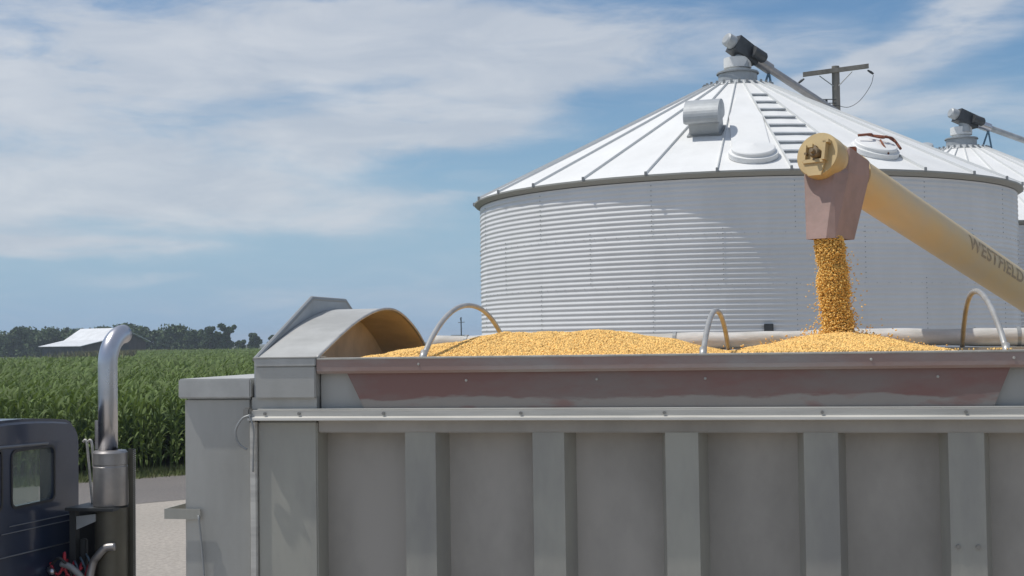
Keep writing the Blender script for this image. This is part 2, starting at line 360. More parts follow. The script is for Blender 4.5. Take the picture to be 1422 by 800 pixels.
# verge grass: short blades between the road and the corn
def blades(n, gen, h, w, lean):
    P = gen(n); a = rng.uniform(0, 2*np.pi, n); hh = h*rng.uniform(.5, 1.2, n); ww = w*rng.uniform(.6, 1.2, n)
    dx, dy = np.cos(a), np.sin(a); lx, ly = rng.normal(0, lean, n)*hh, rng.normal(0, lean, n)*hh
    V = np.zeros((n, 3, 3)); V[:, :, :] = P[:, None, :]
    V[:, 0, 0] -= dx*ww; V[:, 0, 1] -= dy*ww; V[:, 1, 0] += dx*ww; V[:, 1, 1] += dy*ww
    V[:, 2, 0] += lx; V[:, 2, 1] += ly; V[:, 2, 2] += hh
    return V.reshape(-1, 3), np.arange(3*n).reshape(n, 3)
def vgen(n):
    s = rng.uniform(-14, 24, n); q = -1.45+rng.beta(1.4, 1, n)*2.0
    return np.stack([E0.x+ed.x*s+en.x*q, E0.y+ed.y*s+en.y*q, np.zeros(n)+.004], 1)
V, Fc = blades(26000, vgen, .16, .012, .5)
tag(fast('verge_grass', V, Fc, M['grass']), 'thin strip of short grass between the road and the corn', 'grass', kind='stuff')

# ------------------------------------------------------------------ corn field
def corn_plants(P, H, nleaf, segs, lw, L):
    """P: n x 3 bases -> leaf ribbons arching away from the stalk"""
    n = len(P); V = []; Fq = []; base = 0
    stalk_a = rng.uniform(0, np.pi, n)
    for li in range(nleaf):
        f = .12+.84*li/max(1, nleaf-1)
        a = stalk_a + (li % 2)*np.pi + rng.normal(0, .45, n)
        l = L*rng.uniform(.75, 1.15, n)*(1-.45*abs(f-.6)); up = rng.uniform(.9, 1.25, n) + .25*f
        droop = rng.uniform(1.3, 2.3, n)*(1-.25*f)
        z0 = H*f*.9; pts = []
        x = np.zeros(n); z = z0.copy(); ang = up.copy()
        for k in range(segs+1):
            w = lw*(1.0 if k in (1, 2) else .65 if k == 0 else .65 if k < segs else .04)
            pts.append((x.copy(), z.copy(), np.full(n, w)))
            st = l/segs; x = x+np.cos(ang)*st; z = z+np.sin(ang)*st; ang = ang-droop/segs
        ca, sa = np.cos(a), np.sin(a); tw = rng.normal(0, .5, n)
        arr = np.zeros((n, (segs+1)*2, 3))
        for k, (x, z, w) in enumerate(pts):
            cx, cy = P[:, 0]+ca*x, P[:, 1]+sa*x; dz = np.sin(tw)*w
            arr[:, 2*k, 0] = cx-sa*w; arr[:, 2*k, 1] = cy+ca*w; arr[:, 2*k, 2] = P[:, 2]+z-dz
            arr[:, 2*k+1, 0] = cx+sa*w; arr[:, 2*k+1, 1] = cy-ca*w; arr[:, 2*k+1, 2] = P[:, 2]+z+dz
        q = np.array([[2*k, 2*k+1, 2*k+3, 2*k+2] for k in range(segs)])
        Fq.append((base+np.arange(n)[:, None, None]*(segs+1)*2+q[None]).reshape(-1, 4)); base += n*(segs+1)*2
        V.append(arr.reshape(-1, 3))
    # stalks as two crossed thin ribbons
    for rot in (0, np.pi/2):
        arr = np.zeros((n, 4, 3)); c, s = math.cos(rot)*.013, math.sin(rot)*.013
        for k, (sg, zz) in enumerate(((-1, 0), (1, 0), (1, .96), (-1, .96))):
            arr[:, k, 0] = P[:, 0]+sg*c; arr[:, k, 1] = P[:, 1]+sg*s; arr[:, k, 2] = P[:, 2]+H*zz
        V.append(arr.reshape(-1, 3)); Fq.append(base+np.arange(4*n).reshape(n, 4)); base += 4*n
    return np.concatenate(V), np.concatenate(Fq)
# near plants stand in rows parallel to the road
pl = []
for r_ in range(40):
    q = .15+r_*.76
    s = np.arange(-13, 24, .19 if r_ < 12 else .26); s = s+rng.normal(0, .04, len(s)); keep = rng.random(len(s)) > .04
    s = s[keep]; qq = q+rng.normal(0, .05, len(s))
    pl.append(np.stack([E0.x+ed.x*s+en.x*qq, E0.y+ed.y*s+en.y*qq, np.zeros(len(s))], 1))
P = np.concatenate(pl)
H = 1.95+rng.normal(0, .08, len(P))+.12*np.sin(P[:, 0]*.5)*np.cos(P[:, 1]*.37)
V1, F1 = corn_plants(P, H, 11, 4, .034, .72)
# far plants: only their upper leaves, thinner on the ground with distance
n = 46000
dist = 55+(300-55)*rng.random(n)**1.25; aa = np.radians(rng.uniform(-38, -17, n))
P = np.stack([np.sin(aa)*dist, np.cos(aa)*dist, np.zeros(n)], 1)
qn = (P[:, 0]-E0.x)*en.x+(P[:, 1]-E0.y)*en.y
P = P[qn > 28]
def clearing(x, y): return (np.hypot(x, y) > 150) & (np.degrees(np.arctan2(x, y)) > -33.4) & (np.degrees(np.arctan2(x, y)) < -27.6)
P = P[~clearing(P[:, 0], P[:, 1])]; d2 = np.hypot(P[:, 0], P[:, 1])
H = 1.85+rng.normal(0, .13, len(P)); P[:, 2] = 0
V2, F2 = corn_plants(P, H, 5, 3, .055, .85)
# gently uneven canopy below the leaf tops
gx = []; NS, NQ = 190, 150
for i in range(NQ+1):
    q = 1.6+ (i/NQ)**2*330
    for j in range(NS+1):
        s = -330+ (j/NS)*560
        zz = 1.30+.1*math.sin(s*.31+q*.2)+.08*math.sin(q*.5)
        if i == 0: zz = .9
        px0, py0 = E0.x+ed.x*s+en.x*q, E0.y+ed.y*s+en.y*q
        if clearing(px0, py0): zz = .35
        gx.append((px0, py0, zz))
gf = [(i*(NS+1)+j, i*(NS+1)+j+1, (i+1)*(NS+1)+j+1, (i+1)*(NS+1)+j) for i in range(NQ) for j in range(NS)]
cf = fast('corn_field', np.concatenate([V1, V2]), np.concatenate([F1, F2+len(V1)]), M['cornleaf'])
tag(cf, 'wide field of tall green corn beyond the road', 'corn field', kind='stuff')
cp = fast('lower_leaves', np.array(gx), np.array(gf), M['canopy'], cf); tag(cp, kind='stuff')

# ------------------------------------------------------------------ far trees, barn, mast
def leaf_cloud(n, centres, radii, size, flat=.8):
    k = rng.integers(0, len(centres), n); c = np.array(centres)[k]; r = np.array(radii)[k]
    d = rng.normal(0, 1, (n, 3)); d /= np.linalg.norm(d, axis=1)[:, None]
    rr = rng.random(n)**.45
    P = c+d*rr[:, None]*r*np.array([1, 1, flat])
    t1 = rng.normal(0, 1, (n, 3)); t1 /= np.linalg.norm(t1, axis=1)[:, None]
    t2 = np.cross(t1, rng.normal(0, 1, (n, 3))); t2 /= np.linalg.norm(t2, axis=1)[:, None]
    s = size*rng.uniform(.6, 1.3, n)[:, None]
    V = np.stack([P-t1*s, P-t2*s*.7, P+t1*s, P+t2*s*.7], 1).reshape(-1, 3)
    return V, np.arange(4*n).reshape(n, 4)
cs = []; rs = []
for row in range(3):
    x = -330.
    while x < -181:
        h = 8.3+1.2*math.sin(x*.09+row)+random.uniform(-1.0, 1.2)+(1.6 if -243 < x < -232 else 0)
        if x > -205: h -= 1.0
        r_ = random.uniform(2.2, 3.6)
        for q in range(7):
            cs.append((x+random.uniform(-2.2, 2.2), 380+row*8+random.uniform(-2, 2), max(1.2, h*random.uniform(.2, 1.0)-r_*.4))); rs.append([r_*random.uniform(.5, .95)]*3)
        x += random.uniform(2.2, 4.4)
V, Fc = leaf_cloud(190000, cs, rs, .42)
tag(fast('distant_woods', V, Fc, M['tree']), 'long dark wood along the horizon behind the barn', 'woods', kind='stuff')
def tree(x, y, h, w, label, group=None, n=6000, lean=0):
    e = empty('tree', (x, y, 0)); tag(e, label, 'tree', group)
    bm = B(); tube(bm, [(0, 0, 0), (lean*.3, 0, h*.4), (lean, 0, h*.75)], [w*.06, w*.045, w*.02], 8)
    cs = []; rs = []
    for k in range(24):
        a = random.uniform(0, 6.28); q = random.uniform(.05, .42)*w; zz = random.uniform(.16, .9)
        wd = 1-.55*abs(zz-.5)
        c = (math.cos(a)*q*wd+lean*zz, math.sin(a)*q*wd, h*zz); r_ = random.uniform(.13, .24)*w*wd
        cs.append(c); rs.append([r_]*3); tube(bm, [(lean*.3, 0, h*.35), ((c[0]+lean*.3)*.5, c[1]*.5, c[2]*.75), c], [w*.02, w*.012, w*.005], 5)
    obj('trunk', bm, M['bark'], e); V, Fc = leaf_cloud(n, cs, rs, .3); fast('crown', V, Fc, M['tree'], e)
def at(x, Yd):
    d = F+Rv*((x-711)/1918)+Uv*((400-470)/1918); return d.x*Yd/d.y
tree(at(292, 372), 372, 8.6, 7.5, 'rounded green tree standing just past the right end of the wood')
tree(at(314, 372), 372, 9.0, 6.6, 'slightly taller tree at the very right end of the wood, tallest of that end', lean=.5)
tree(at(272, 376), 376, 7.6, 6.5, 'low bushy tree merging into the right end of the wood')
tree(at(351, 390), 390, 6.6, 4.8, 'small lone tree on the horizon, well right of the wood')
tree(at(379, 380), 380, 5.6, 5.0, 'little tree half hidden by the peaked front of the trailer')
tree(at(333, 395), 395, 4.2, 4.0, 'lowest scrubby tree on the horizon between the wood and the lone tree')

barn = empty('barn', (-163.4, 286, 0)); tag(barn, 'old dark barn with a pale metal roof far across the corn', 'barn')
bf = Vector((-.515, .857, 0)); br = Vector((.857, .515, 0))
a_ = br*15+bf*11; b_ = br*-8.3+bf*11; up = Vector((0, 0, 1))
prof = [(0, 3.15), (.34, 4.35), (.60, 7.1), (1.0, 4.1)]
bm = B(); g0 = [a_*0]+[a_*f+up*z for f, z in prof]+[a_*1.0]
prism(bm, [p+up*(-.12 if 0 < i < 5 else 0) for i, p in enumerate(g0)], b_); obj('gable_wall', bm, M['barn_wall'], barn)
bm = B(); prism(bm, [a_*-.004+b_*0, a_*-.004+b_, a_*-.004+b_+up*2.9, a_*-.004+up*2.9], -a_*.004); obj('side_wall', bm, M['barn_dark'], barn)
def roofpanel(f0, z0, f1, z1):
    bm = B(); p = [a_*f0+b_*-.05+up*z0, a_*f0+b_*1.05+up*z0, a_*f1+b_*1.05+up*z1, a_*f1+b_*-.05+up*z1]; prism(bm, p, up*.12); return obj('roof', bm, M['barn_roof'], barn)
roofpanel(-.04, 3.05, .34, 4.38); roofpanel(.34, 4.38, .60, 7.15); roofpanel(.60, 7.15, 1.05, 3.9)
bm = B(); q = a_*.52; nrm = Vector((a_.y, -a_.x, 0)).normalized()
prism(bm, [q+nrm*.02, q+a_*.2+nrm*.02, q+a_*.2+nrm*.02+up*3.4, q+nrm*.02+up*3.4], nrm*.05); obj('door', bm, M['dark'], barn)
def wgen(n):
    a = rng.normal(0, 1, n); return np.stack([at(165, 272)+a*8+3, 276+rng.normal(0, 4, n), np.full(n, .1)], 1)
V, Fc = blades(9000, wgen, 1.9, .2, .5)
tag(fast('weeds', V, Fc, M['weeds']), 'dry yellow weeds growing up in front of the barn', 'weeds', kind='stuff')
ms_ = empty('radio_mast', (at(641, 200), 200, 0)); tag(ms_, 'thin dark mast far off seen under the first tarp bow', 'mast')
bm = B(); tube(bm, [(0, 0, 0), (-.05, 0, 6.7)], .09, 6); obj('pole', bm, M['dark'], ms_)
bm = B(); tube(bm, [(-.5, 0, 5.9), (.5, 0, 5.95)], .05, 6); tube(bm, [(-.05, 0, 6.0), (-.2, 0, 6.55)], .04, 6); obj('crossarm', bm, M['dark'], ms_)
sh = empty('shed', (at(634, 200), 200, 0)); tag(sh, 'tiny pale flat roofed shed beside the far thin mast', 'shed')
bm = B(); box(bm, (-.75, 0, 0), (.6, 2, 3.9)); obj('wall', bm, M['barn_roof'], sh)
bm = B(); box(bm, (-.85, -.1, 3.9), (.7, 2.1, 4.05)); obj('roof', bm, M['galv'], sh)

# ------------------------------------------------------------------ grain bins
BC = Vector((-1.737, 33.855, 0)); RW, RE = 6.32, 6.46; ZE, ZT, RT = 6.57, 9.35, .75
def rz(r): return ZT-(r-RT)*(ZE-ZT)/(RT-RE) if False else ZT-(r-RT)*.488
th0 = math.atan2(-BC.y, -BC.x)          # direction from the bin to the camera
def rp(deg, r, dz=0): a = th0+rad(deg); return Vector((math.cos(a)*r, math.sin(a)*r, rz(r)+dz))
def make_bin(loc, label, detail=True):
    e = empty('grain_bin', loc); tag(e, label, 'grain bin', 'white corrugated grain bins')
    bm = B(); lathe(bm, [(RW+.25, 0), (RW+.25, .25), (RW-.1, .25)], 64); obj('base', bm, M['concrete'], e)
    pitch_ = .1016; per = 8; npt = int((6.44-.25)/pitch_*per); prof = []
    for i in range(npt+1):
        z = .25+i*pitch_/per; prof.append((RW+.0075*math.cos(2*math.pi*i/per), z))
    bm = B(); lathe(bm, prof, 180); w = obj('wall', bm, M['bin'], e, smooth=True)
    # lap seams of the sheets with bolts
    if detail:
        bm = B()
        for ring in range(6):
            for k in range(14):
                a = th0+rad(k*25.7+(12.85 if ring % 2 else 0)-3.2); z0 = .3+ring*1.02
                for q in range(11):
                    z = z0+q*.1016; z = .25+round((z-.25)/.1016)*.1016
                    if z > 6.4: continue
                    c = Vector((math.cos(a)*(RW+.009), math.sin(a)*(RW+.009), z)); box(bm, c-Vector((.009,)*3), c+Vector((.009,)*3))
        for ring in range(1, 6):
            z = .25+round((ring*1.02)/.1016)*.1016
            for k in range(150):
                a = 2*math.pi*k/150; c = Vector((math.cos(a)*(RW+.0085), math.sin(a)*(RW+.0085), z)); box(bm, c-Vector((.006,)*3), c+Vector((.006,)*3))
        bt = obj('sheet_bolts', bm, M['seam'], e); tag(bt, kind='stuff')
    # roof: panels between raised ribs, flat facets like the real sheets
    NR = 28; step = 360/NR; bm = B()
    lathe_r = [(RE, rz(RE)), (4.6, rz(4.6)), (2.6, rz(2.6)), (RT, rz(RT))]
    rings = [[bm.verts.new((math.cos(th0+rad(-3.9+step*k/2))*r, math.sin(th0+rad(-3.9+step*k/2))*r, z-(.0 if k % 2 else 0))) for k in range(NR*2)] for r, z in lathe_r]
    for i in range(3):
        for k in range(NR*2): bm.faces.new((rings[i][k], rings[i][(k+1) % (NR*2)], rings[i+1][(k+1) % (NR*2)], rings[i+1][k]))
    # turned down edge and soffit
    top_edge = [(v.co.x, v.co.y, v.co.z) for v in rings[0]]
    roof = obj('roof', bm, M['roof'], e); bm = B(); rings = [[bm.verts.new(c) for c in top_edge]]
    lo = [bm.verts.new((v.co.x, v.co.y, v.co.z-.035)) for v in rings[0]]
    li = [bm.verts.new((v.co.x/RE*(RW+.012), v.co.y/RE*(RW+.012), v.co.z-.115)) for v in rings[0]]
    for k in range(NR*2):
        j = (k+1) % (NR*2); bm.faces.new((rings[0][k], lo[k], lo[j], rings[0][j])); bm.faces.new((lo[k], li[k], li[j], lo[j]))
    obj('eave', bm, M['eave'], roof)
    for k in range(NR):
        deg = -3.9+step*k; bm = B(); a = th0+rad(deg); tx = Vector((-math.sin(a), math.cos(a), 0))
        p0, p1 = rp(deg, RE+.01), rp(deg, RT+.02); nn = (p1-p0).normalized().cross(tx).normalized(); nn = nn if nn.z > 0 else -nn
        ht = .05; hw = .013
        for (s, h1) in ((1, 0),):
            prism(bm, [p0-tx*hw*1.3, p0+tx*hw*1.3, p0+tx*hw*.7+nn*ht, p0-tx*hw*.7+nn*ht], p1-p0)
        obj('roof_rib', bm, M['roofrib'], roof)
        bm = B(); c = rp(deg, RE+.005, .03); box(bm, c-Vector((.026, .026, .05)), c+Vector((.026, .026, .035)), .006)
        if -95 < ((deg+180) % 360)-180 < 95: obj('rib_clip', bm, M['seam'], roof)
        else: bm.free()
    bm = B(); lathe(bm, [(RT+.12, rz(RT+.12)+.015), (RT+.08, rz(RT)+.0), (.68, 9.37), (.60, 9.42), (.47, 9.46), (.47, 9.68), (.495, 9.69), (.495, 9.715), (.1, 9.74)], 48)
    obj('collar', bm, M['vent'], e, smooth='auto')
    bm = B()
    for k in range(NR):
        c = rp(-3.9+step*(k+.5), RT+.08, .05); box(bm, c-Vector((.03, .03, .03)), c+Vector((.03, .03, .045)))
    tag(obj('collar_clips', bm, M['seam'], e), kind='stuff')
    bm = B(); lathe(bm, [(.02, 9.735), (.27, 9.735), (.27, 9.80), (.335, 9.81), (.335, 10.05), (.3, 10.06), (.02, 10.06)], 40); obj('fill_cap', bm, M['roof'], e, smooth='auto')
    bm = B(); lathe(bm, [(.50, 9.66), (.515, 9.665), (.515, 9.69), (.50, 9.695)], 40); obj('cap_ring', bm, M['seam'], e)
    return e
def on_roof(e, name, deg, r, builder, m_, smooth='auto'):
    """builder works in a frame x = across, y = up the slope, z = off the roof"""
    bm = B(); builder(bm); a = th0+rad(deg); tx = Vector((-math.sin(a), math.cos(a), 0)); o_ = rp(deg, r); upv = (rp(deg, r-1)-o_).normalized(); nn = tx.cross(upv).normalized()
    if nn.z < 0: nn = -nn
    Mx = Matrix.Identity(4)
    for i in range(3): Mx[i][0] = tx[i]; Mx[i][1] = upv[i]; Mx[i][2] = nn[i]
    Mx.translation = o_; bmesh.ops.transform(bm, matrix=Mx, verts=bm.verts); return obj(name, bm, m_, e, smooth=smooth)
def disc(bm, prof, sx=1, sy=1, seg=32):
    lathe(bm, prof, seg)
    for v in bm.verts: v.co.x *= sx; v.co.y *= sy
binA = make_bin(BC, 'big white corrugated grain bin right behind the trailer, hit by the falling corn in view')
binA['label'] = 'largest white corrugated grain bin, standing right behind the silver trailer'
# round gooseneck vent
def ventb(bm):
    box(bm, (-.32, -.26, 0), (.32, .3, .26))
    pr = [(-.27, .2605), (-.50, .36)]+[(-.08+.44*math.cos(rad(q)), .40+.31*math.sin(rad(q))) for q in range(180, -30, -10)]+[(.28, .2605)]
    prism(bm, [(-.37, y, z) for y, z in pr], (.74, 0, 0))
on_roof(binA, 'roof_vent', -9.5, 4.15, ventb, M['vent'], False)
def ventf(bm): box(bm, (-.37, -.32, .0), (.37, .34, .025))
on_roof(binA, 'vent_flange', -9.5, 4.15, ventf, M['seam'], False)
def hatch(bm):
    disc(bm, [(.50, 0), (.50, .10), (.44, .11), (.44, .17), (.42, .19), (.0, .26)])
for o_ in (on_roof(binA, 'roof_hatch', 2.8, 5.72, hatch, M['roof']), on_roof(binA, 'roof_hatch', 29.8, 5.5, hatch, M['roof'])): pass
def tongue(bm):
    pts = [(-.44, .1), (.44, .1), (.40, 2.6), (.12, 4.2), (-.12, 4.2), (-.40, 2.6)]; prism(bm, [(x*.9, y, .0) for x, y in pts], (0, 0, .035))
on_roof(binA, 'raised_panel', 2.6, 5.7, tongue, M['roof'], False)
def rusty(bm):
    c = [Vector((.55-.2*k+0, .05*math.sin(k*2.1), .28+.04*math.cos(k*1.7))) for k in range(6)]
    tube(bm, smoothpts([(-.38, .15, .30), (-.15, .06, .36), (.0, .18, .30), (.2, -.02, .34), (.42, .05, .28), (.46, -.22, .16)], 6), .028, 8)
    tube(bm, smoothpts([(-.1, .22, .30), (.08, -.05, .33), (.3, .12, .31), (.44, -.06, .24)], 6), .024, 8)
    tube(bm, [(.0, -.1, .3), (.02, -.46, .12)], .02, 6)
on_roof(binA, 'rusty_latch', 29.8, 5.5, rusty, M['rust'], True)
def step_b(bm, w=1):
    prism(bm, [(-.5*w, 0, .0), (-.5*w, -.01, .0), (-.5*w, -.03, .042), (-.5*w, .05, .042), (-.5*w, .05, .034), (-.5*w, 0, .034)], (w, 0, 0))
for k in range(9):
    r_ = 1.84+k*.53; w = 2*r_*math.sin(rad(5.9)); on_roof(binA, 'roof_step', 14.9, r_, lambda bm: step_b(bm, w), M['seam'] if False else M['galv'], False)
bm = B(); dv = Vector((0, 27.585, 3.42)); a = math.atan2(.4475-0, 1)
sqd = at(1068, 27.6); box(bm, Vector((sqd-.09, 27.50, 3.33)), Vector((sqd+.09, 27.62, 3.53)), .01)
for v in bm.verts: v.co -= BC
obj('wall_box', bm, M['dark'], binA)
binB = make_bin((4.63, 45.77, -.24), 'white grain bin partly hidden behind the right shoulder of the largest bin', False)
binC = make_bin((14.6, 66, .9), 'farthest white grain bin, only its roof slope showing at the right edge', False)
on_roof(binB, 'roof_vent', -46, 1.95, lambda bm: disc(bm, [(.5, 0), (.5, .5), (.42, .56), (0, .6)]), M['vent'])

# augers that fill the bins from above
def fill_auger(loc, dirv, label, L, rt, bright_metal):  # last flag picks the galvanised tube and chrome collar
    e = empty('fill_auger', loc); tag(e, label, 'auger', 'augers on top of the grain bins')
    d = Vector(dirv).normalized(); s = d.cross(up).normalized(); n_ = s.cross(d)
    bm = B(); tube(bm, [d*.35, d*L], rt, 20); obj('tube', bm, M['galv'] if bright_metal else M['shield'], e, smooth='auto')
    bm = B(); prism(bm, [p+s*-.19 for p in (d*-.32+n_*-.16, d*.42+n_*-.2, d*.46+n_*.18, d*-.28+n_*.24)], s*.38); obj('drive_housing', bm, M['motor'], e)
    bm = B(); c = n_*.02+s*.24; tube(bm, [d*.15+c, d*.5+c], .14, 20); tube(bm, [d*.5+c, d*.54+c], .11, 20); obj('motor', bm, M['motor'], e, smooth='auto')
    bm = B(); tube(bm, [d*-.30+n_*.04, d*-.36+n_*.04, d*-.52+n_*.04, d*-.55+n_*.04], [.17, .17, .16, .12], 24); obj('belt_guard', bm, M['vent'], e, smooth='auto')
    bm = B(); tube(bm, [d*.42, d*.50, d*.95, d*.97], [rt+.02, rt+.045, rt+.045, rt+.02], 20); obj('tube_collar', bm, M['shield'] if not bright_metal else M['chrome'], e, smooth='auto')
    bm = B(); tube(bm, [(0, 0, -.42), (0, 0, .02)], [.19, .16], 16); obj('down_spout', bm, M['vent'], e, smooth='auto')
    for k, off in enumerate((-.22, .12)):
        bm = B(); p = d*.9+Vector((0, 0, -rt)); tube(bm, [p, p+Vector((off, .0, -.8 if k else -.62))], .028, 8); obj('brace', bm, M['blue_brace'], e)
    return e
fill_auger((-1.62, 33.75, 10.22), (2.5, 2.2, -1.47), 'long grey fill auger with a dark motor on top of the largest bin', 9, .095, False)
fill_auger((4.72, 45.6, 10.06), (.83, .45, -.27), 'small bright fill auger on the bin behind, with a silver collar', 9, .095, True)

# utility pole behind the bins
up_ = empty('utility_pole', (.95, 55, 0)); tag(up_, 'weathered wooden power pole with a crossarm behind the largest bin', 'utility pole')
bm = B(); tube(bm, [(0, 0, 0), (0, 0, 13.75)], [.20, .15], 14); obj('pole', bm, M['wood'], up_, smooth='auto')
bm = B(); prism(bm, [(-1.25, -.2, 13.38), (-1.25, -.08, 13.38), (-1.25, -.08, 13.55), (-1.25, -.2, 13.55)], (2.5, .0, .20)); obj('crossarm', bm, M['wood'], up_)
for s in (-1, 1):
    bm = B(); tube(bm, [(s*.62, -.2, 13.42+.05*s), (s*.1, -.18, 12.95)], .022, 6); obj('brace', bm, M['seam'], up_)
    bm = B(); tube(bm, [(s*1.2, -.15, 13.40+.1*s), (s*1.32, -.15, 13.32+.1*s), (s*1.42, -.15, 13.24+.1*s)], [.03, .05, .04], 8); obj('insulator', bm, M['dark'], up_)
bm = B(); tube(bm, smoothpts([(1.42, -.15, 13.3), (1.3, -.15, 12.9), (.9, -.15, 12.35), (.45, -.15, 12.1), (0, -.15, 12.2)], 6), .012, 6); obj('wire', bm, M['dark'], up_)
for q, (x, z, h) in enumerate(((-.62, 12.3, .3), (-.38, 12.2, .42), (-.72, 12.45, .2))):
    bm = B(); tube(bm, [(x, -.2, z-h/2), (x, -.2, z+h/2)], .05, 8); tube(bm, [(x, -.2, z), (0, -.15, z-.02)], .02, 6); obj('fuse_cutout', bm, M['dark'], up_)

# ------------------------------------------------------------------ trailer
TR = empty('grain_trailer', (-3.7, 7.6, 0)); tag(TR, 'silver ribbed grain trailer heaped with yellow corn', 'trailer')
TL = Vector(TR.location); TX1 = 4.6
def tp(name, bm, m_, smooth=False, parent=None):
    for v in bm.verts: v.co -= TL
    return obj(name, bm, m_, parent or TR, smooth)
def bx(name, a, c, m_, bev=0, parent=None): bm = B(); box(bm, a, c, bev); return tp(name, bm, m_, False, parent)
side = bx('side_wall', (-2.84, 7.76, 1.2), (TX1, 7.80, 3.12), M['alu_panel'])
bx('top_rail', (-2.835, 7.60, 2.775), (TX1, 7.765, 2.85), M['alu_panel'], .006)
bx('bottom_rail', (-3.2, 7.57, 1.12), (TX1, 7.82, 1.32), M['alu'], .01)
# trapezoid stiffener ribs
k = 0; x = -2.311
while x < TX1-.3:
    bm = B(); z0, z1 = 1.32, 2.776
    prism(bm, [(x-.035, 7.762, z0), (x, 7.605, z0), (x+.18, 7.605, z0), (x+.222, 7.762, z0)], (0, 0, z1-z0))
    tp('rib', bm, M['alu']); x += .7435
for (xx, zz) in ((.70, 2.18), (.80, 2.18)):
    bm = B(); tube(bm, [(xx, 7.604, zz), (xx, 7.595, zz)], .012, 10); tp('rivet', bm, M['bolt'])
# upper side with recessed sheet, red board and lip
bx('upper_sheet', (-2.835, 7.66, 2.86), (TX1, 7.70, 3.15), M['alu_blue'])
def board(x0, x1, nm='side_board'):
    bm = B(); prism(bm, [(x0, 7.62, 3.115), (x0+.10, 7.62, 2.913), (x1-.085, 7.62, 2.913), (x1, 7.62, 3.115)], (0, .035, 0)); return tp(nm, bm, M['board'])
board(-2.66, .985); board(1.16, 4.4)
bm = B(); prism(bm, [(-2.835, 7.585, 3.195), (-2.835, 7.585, 3.13), (-2.835, 7.60, 3.115), (-2.835, 7.64, 3.115), (-2.835, 7.72, 3.195)], (TX1+2.835, 0, 0)); tp('rim_lip', bm, M['board_lip'])
bx('rim_edge', (-2.835, 7.58, 3.1955), (TX1, 7.73, 3.206), M['rim'], .003)
for xx in (-2.22, -1.2, -.6, .28, 1.0, -1.95, .62):
    bm = B(); zz = 3.165 if xx in (-2.22, .28, 1.0) else 3.07
    yy = 7.585 if zz > 3.1 else 7.62
    tube(bm, [(xx, yy+.004, zz), (xx, yy-.008, zz)], [.009, .006], 10); tp('board_bolt', bm, M['rim'])
# bright rub rail
bm = B(); prism(bm, [(-3.24, 7.60, 2.905), (-3.24, 7.550, 2.905), (-3.24, 7.552, 2.872), (-3.24, 7.526, 2.863), (-3.24, 7.524, 2.850), (-3.24, 7.60, 2.842)], (TX1+3.24, 0, 0)); rr_ = tp('rub_rail', bm, M['alu_bright'])
bx('rail_bead', (-3.2, 7.575, 2.9055), (TX1, 7.61, 2.914), M['alu_bright'], .003)
for xx in (-3.14, -2.93, -2.42, -1.62, -.82, .02, .75, 1.5):
    bm = B(); tube(bm, [(xx, 7.552, 2.888), (xx, 7.540, 2.888)], .009, 8); tp('rail_bolt', bm, M['bolt'], False, rr_).location = (0, 0, 0)
# front corner post, box above it
bx('corner_post', (-3.20, 7.585, 1.2), (-2.835, 7.80, 2.84), M['alu'], .008)
bx('corner_flange', (-3.245, 7.565, 1.2), (-3.203, 7.62, 2.84), M['alu_bright'], .006)
bx('corner_sheet', (-3.245, 7.61, 2.85), (-2.845, 7.75, 2.98), M['alu_blue'])
bx('corner_box', (-3.212, 7.58, 2.975), (-2.842, 7.75, 3.16), M['alu_blue'], .006)
bx('corner_band', (-3.216, 7.572, 3.161), (-2.838, 7.75, 3.208), M['hood'], .004)
bx('corner_cap', (-3.22, 7.568, 3.2085), (-2.836, 7.76, 3.216), M['alu_bright'], .002)
# nose
bx('nose', (-3.685, 7.62, 1.2), (-3.247, 9.98, 2.985), M['alu_blue'], .02)
bx('nose_cap', (-3.705, 7.588, 2.976), (-3.2465, 10.01, 3.092), M['hood'], .008)
bm = B(); tube(bm, [(-3.66, 7.617, 2.9), (-3.66, 7.617, 1.3)], .008, 6); bm.free()
bm = B(); zz0, zz1 = 2.265, 2.325
prism(bm, [(-3.57, 7.60, zz0), (-3.57, 7.593, zz0), (-3.80, 7.593, zz0), (-3.80, 8.03, zz0), (-3.69, 8.03, zz0), (-3.69, 8.022, zz0), (-3.792, 8.022, zz0), (-3.792, 7.60, zz0)], (0, 0, zz1-zz0)); tp('step_bracket', bm, M['alu'])
bm = B(); tube(bm, smoothpts([(-3.58, 7.59, 2.29), (-3.565, 7.60, 2.1), (-3.55, 7.60, 1.9), (-3.54, 7.6, 1.6)], 6), .006, 6); tp('light_wire', bm, M['seam'], True)
bm = B(); tube(bm, smoothpts([(-3.22, 7.53, 2.88), (-3.27, 7.52, 2.86), (-3.31, 7.52, 2.79), (-3.30, 7.53, 2.72), (-3.25, 7.54, 2.68)], 8), .007, 6)
tube(bm, smoothpts([(-3.23, 7.52, 2.885), (-3.2, 7.52, 2.80), (-3.215, 7.55, 2.65), (-3.22, 7.555, 2.55)], 8), .005, 6); tp('tie_cord', bm, M['seam'], True)
bx('end_clamp', (-3.27, 7.525, 2.87), (-3.225, 7.58, 2.925), M['bolt'], .01)
# far wall, floor, rear
bx('far_wall', (-3.2, 9.93, 1.2), (TX1, 9.98, 3.16), M['alu_panel'])
bx('rear_wall', (TX1-.05, 7.8, 1.2), (TX1, 9.93, 3.18), M['alu_panel'])
bx('floor', (-3.2, 7.8, 1.22), (TX1-.05, 9.93, 1.3), M['alu_panel'])
bx('far_rim', (-2.85, 9.88, 3.161), (TX1, 10.03, 3.20), M['alu'], .004)
